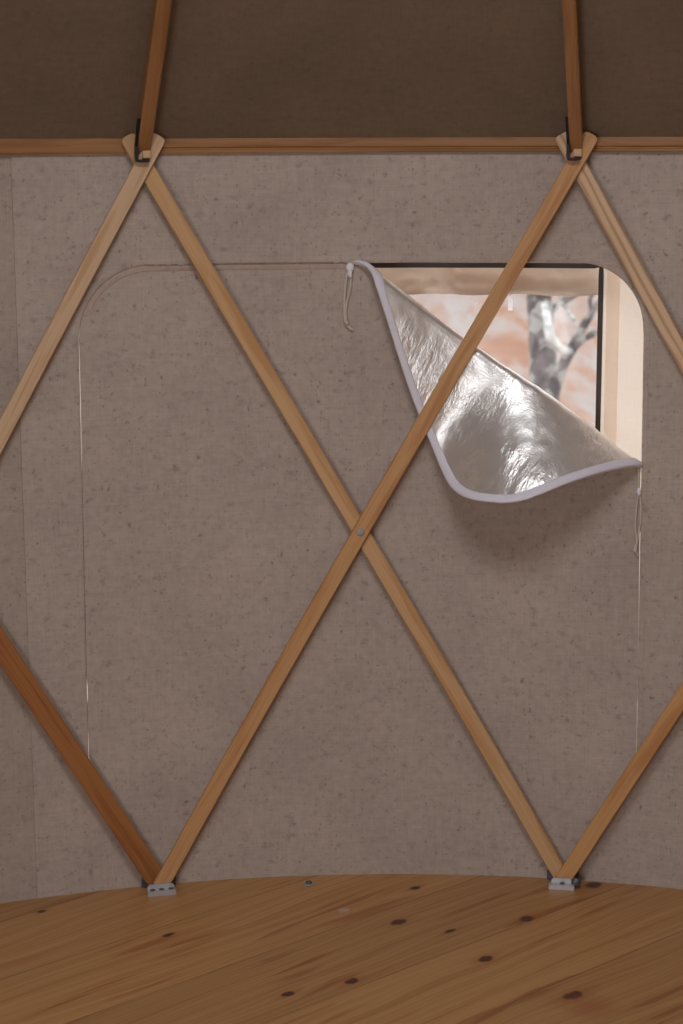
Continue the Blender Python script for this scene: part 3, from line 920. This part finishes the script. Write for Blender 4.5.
# ---------------------------------------------------------------- outdoors: the tree and the woods
def tree(name, label, limbs, mat, dist, group=None, root_px=None):
    root = empty(name, (*at_pixel(*root_px, dist).xy, -.46)); base = root.location
    tag(root, label, 'tree', group)
    for (nm, pts, mt) in limbs:
        P = []; R = []
        for (x, y, w, dd) in pts:
            P.append(at_pixel(x, y, dist+dd)-base); R.append(w*.43*(dist+dd)/FOC)
        k = 5; C = catmull(P, k)
        RR = [R[min(i//k, len(R)-1)]*(1-(i % k)/k)+R[min(i//k+1, len(R)-1)]*((i % k)/k) for i in range(len(C))]
        RR = [r*(1+.13*noise.noise(Vector((i*.7, dist, 0)))) for i, r in enumerate(RR)]
        tube(nm, C, RR, mt or mat, root, 12)
    return root
tree('lichened_tree', 'grey lichen-covered tree with forked branches outside the window',
     [('trunk', [(546, 500, 44, 0), (545, 420, 37, 0), (543, 360, 31, 0), (540, 310, 29, 0), (537, 260, 27, 0), (534, 180, 24, 0), (534, 60, 18, 0)], None),
      ('branch', [(551, 430, 17, 0), (554, 395, 14, -.05), (563, 365, 13, -.1), (574, 345, 12, -.15), (586, 322, 9, -.2), (598, 305, 8, -.25), (620, 285, 6, -.3)], None),
      ('branch', [(570, 352, 9, -.1), (583, 340, 8, -.2), (600, 330, 7, -.3), (625, 318, 5, -.4)], None),
      ('branch', [(574, 351, 8, -.1), (562, 350, 11, -.25), (553, 341, 13, -.3), (549, 330, 13, -.3), (547, 318, 10, -.2), (543, 300, 7, 0)], 'bark_pale'),
      ('branch', [(543, 318, 8, 0), (556, 306, 8, .1), (571, 297, 7, .2), (590, 284, 6, .3), (630, 262, 4, .4)], None),
      ('branch', [(574, 320, 4, .1), (566, 308, 6, .2), (561, 300, 6, .2), (557, 288, 5, .2), (545, 270, 4, .1)], 'bark_pale'),
      ('branch', [(592, 312, 5, -.2), (590, 300, 5, -.2), (594, 290, 5, -.2), (599, 275, 4, -.2)], None)],
     'bark', 9.5, None, (546, 500))
FG = 'far grey trunks'
for i, (x, w, d) in enumerate(((478, 13, 30), (506, 9, 36), (420, 16, 27), (452, 10, 40), (572, 12, 34), (588, 9, 28), (517, 12, 31), (437, 9, 33))):
    t = tree('far_tree', 'blurred far grey trunk in the woods seen through the window', [('trunk', [(x, 345-(d-27)*2.5, w, 0), (x+1, 300, w*.9, 0), (x-1, 200, w*.75, 0), (x+2, 60, w*.5, 0)], None)], 'bark_far', d, FG, (x, 330))

# ---------------------------------------------------------------- light: overcast sky, daylight through the crown opening
w = bpy.data.worlds.new('overcast_sky'); S.world = w; w.use_nodes = True
bg = w.node_tree.nodes['Background']; bg.inputs[0].default_value = (1., .985, .98, 1); bg.inputs[1].default_value = 1.7
zc = ZRAIL+SLOPE*(RF-RCROWN)+.03
ld = bpy.data.lights.new('crown_skylight', 'AREA'); ld.shape = 'DISK'; ld.size = 2*(RCROWN-.04); ld.energy = 32; ld.color = (.97, .98, 1.)
lo = bpy.data.objects.new('crown_skylight', ld); COL.objects.link(lo); lo.location = (0, 0, zc)

# added fill lamp outside the unseen doorway, brightening foil, laths and binding
dd = bpy.data.lights.new('doorway_fill', 'AREA'); dd.shape = 'RECTANGLE'; dd.size = 1.0; dd.size_y = 1.4; dd.energy = 23; dd.color = (.97, .98, 1.)
do = bpy.data.objects.new('doorway_fill', dd); COL.objects.link(do); do.location = (-2.42*math.sin(.56), -2.42*math.cos(.56), .85); do.rotation_euler = (PI/2, 0, -.56)

# ---------------------------------------------------------------- camera
cd = bpy.data.cameras.new('camera'); cam = bpy.data.objects.new('camera', cd); COL.objects.link(cam)
cd.sensor_fit = 'VERTICAL'; cd.sensor_height = 36; cd.sensor_width = 24; cd.lens = FOC/1024*36
cd.clip_start = .05; cd.clip_end = 300
m = Matrix((RT, UP, -FW)).transposed().to_4x4(); m.translation = CAM; cam.matrix_world = m
cd.dof.use_dof = True; cd.dof.focus_distance = 4.18; cd.dof.aperture_fstop = 4.5
S.camera = cam

S.view_settings.view_transform = 'Standard'; S.view_settings.look = 'None'
S.view_settings.exposure = 0; S.view_settings.gamma = 1; S.view_settings.use_curve_mapping = False
S.cycles.use_denoising = True
S.cycles.max_bounces = 10; S.cycles.diffuse_bounces = 5; S.cycles.transparent_max_bounces = 12
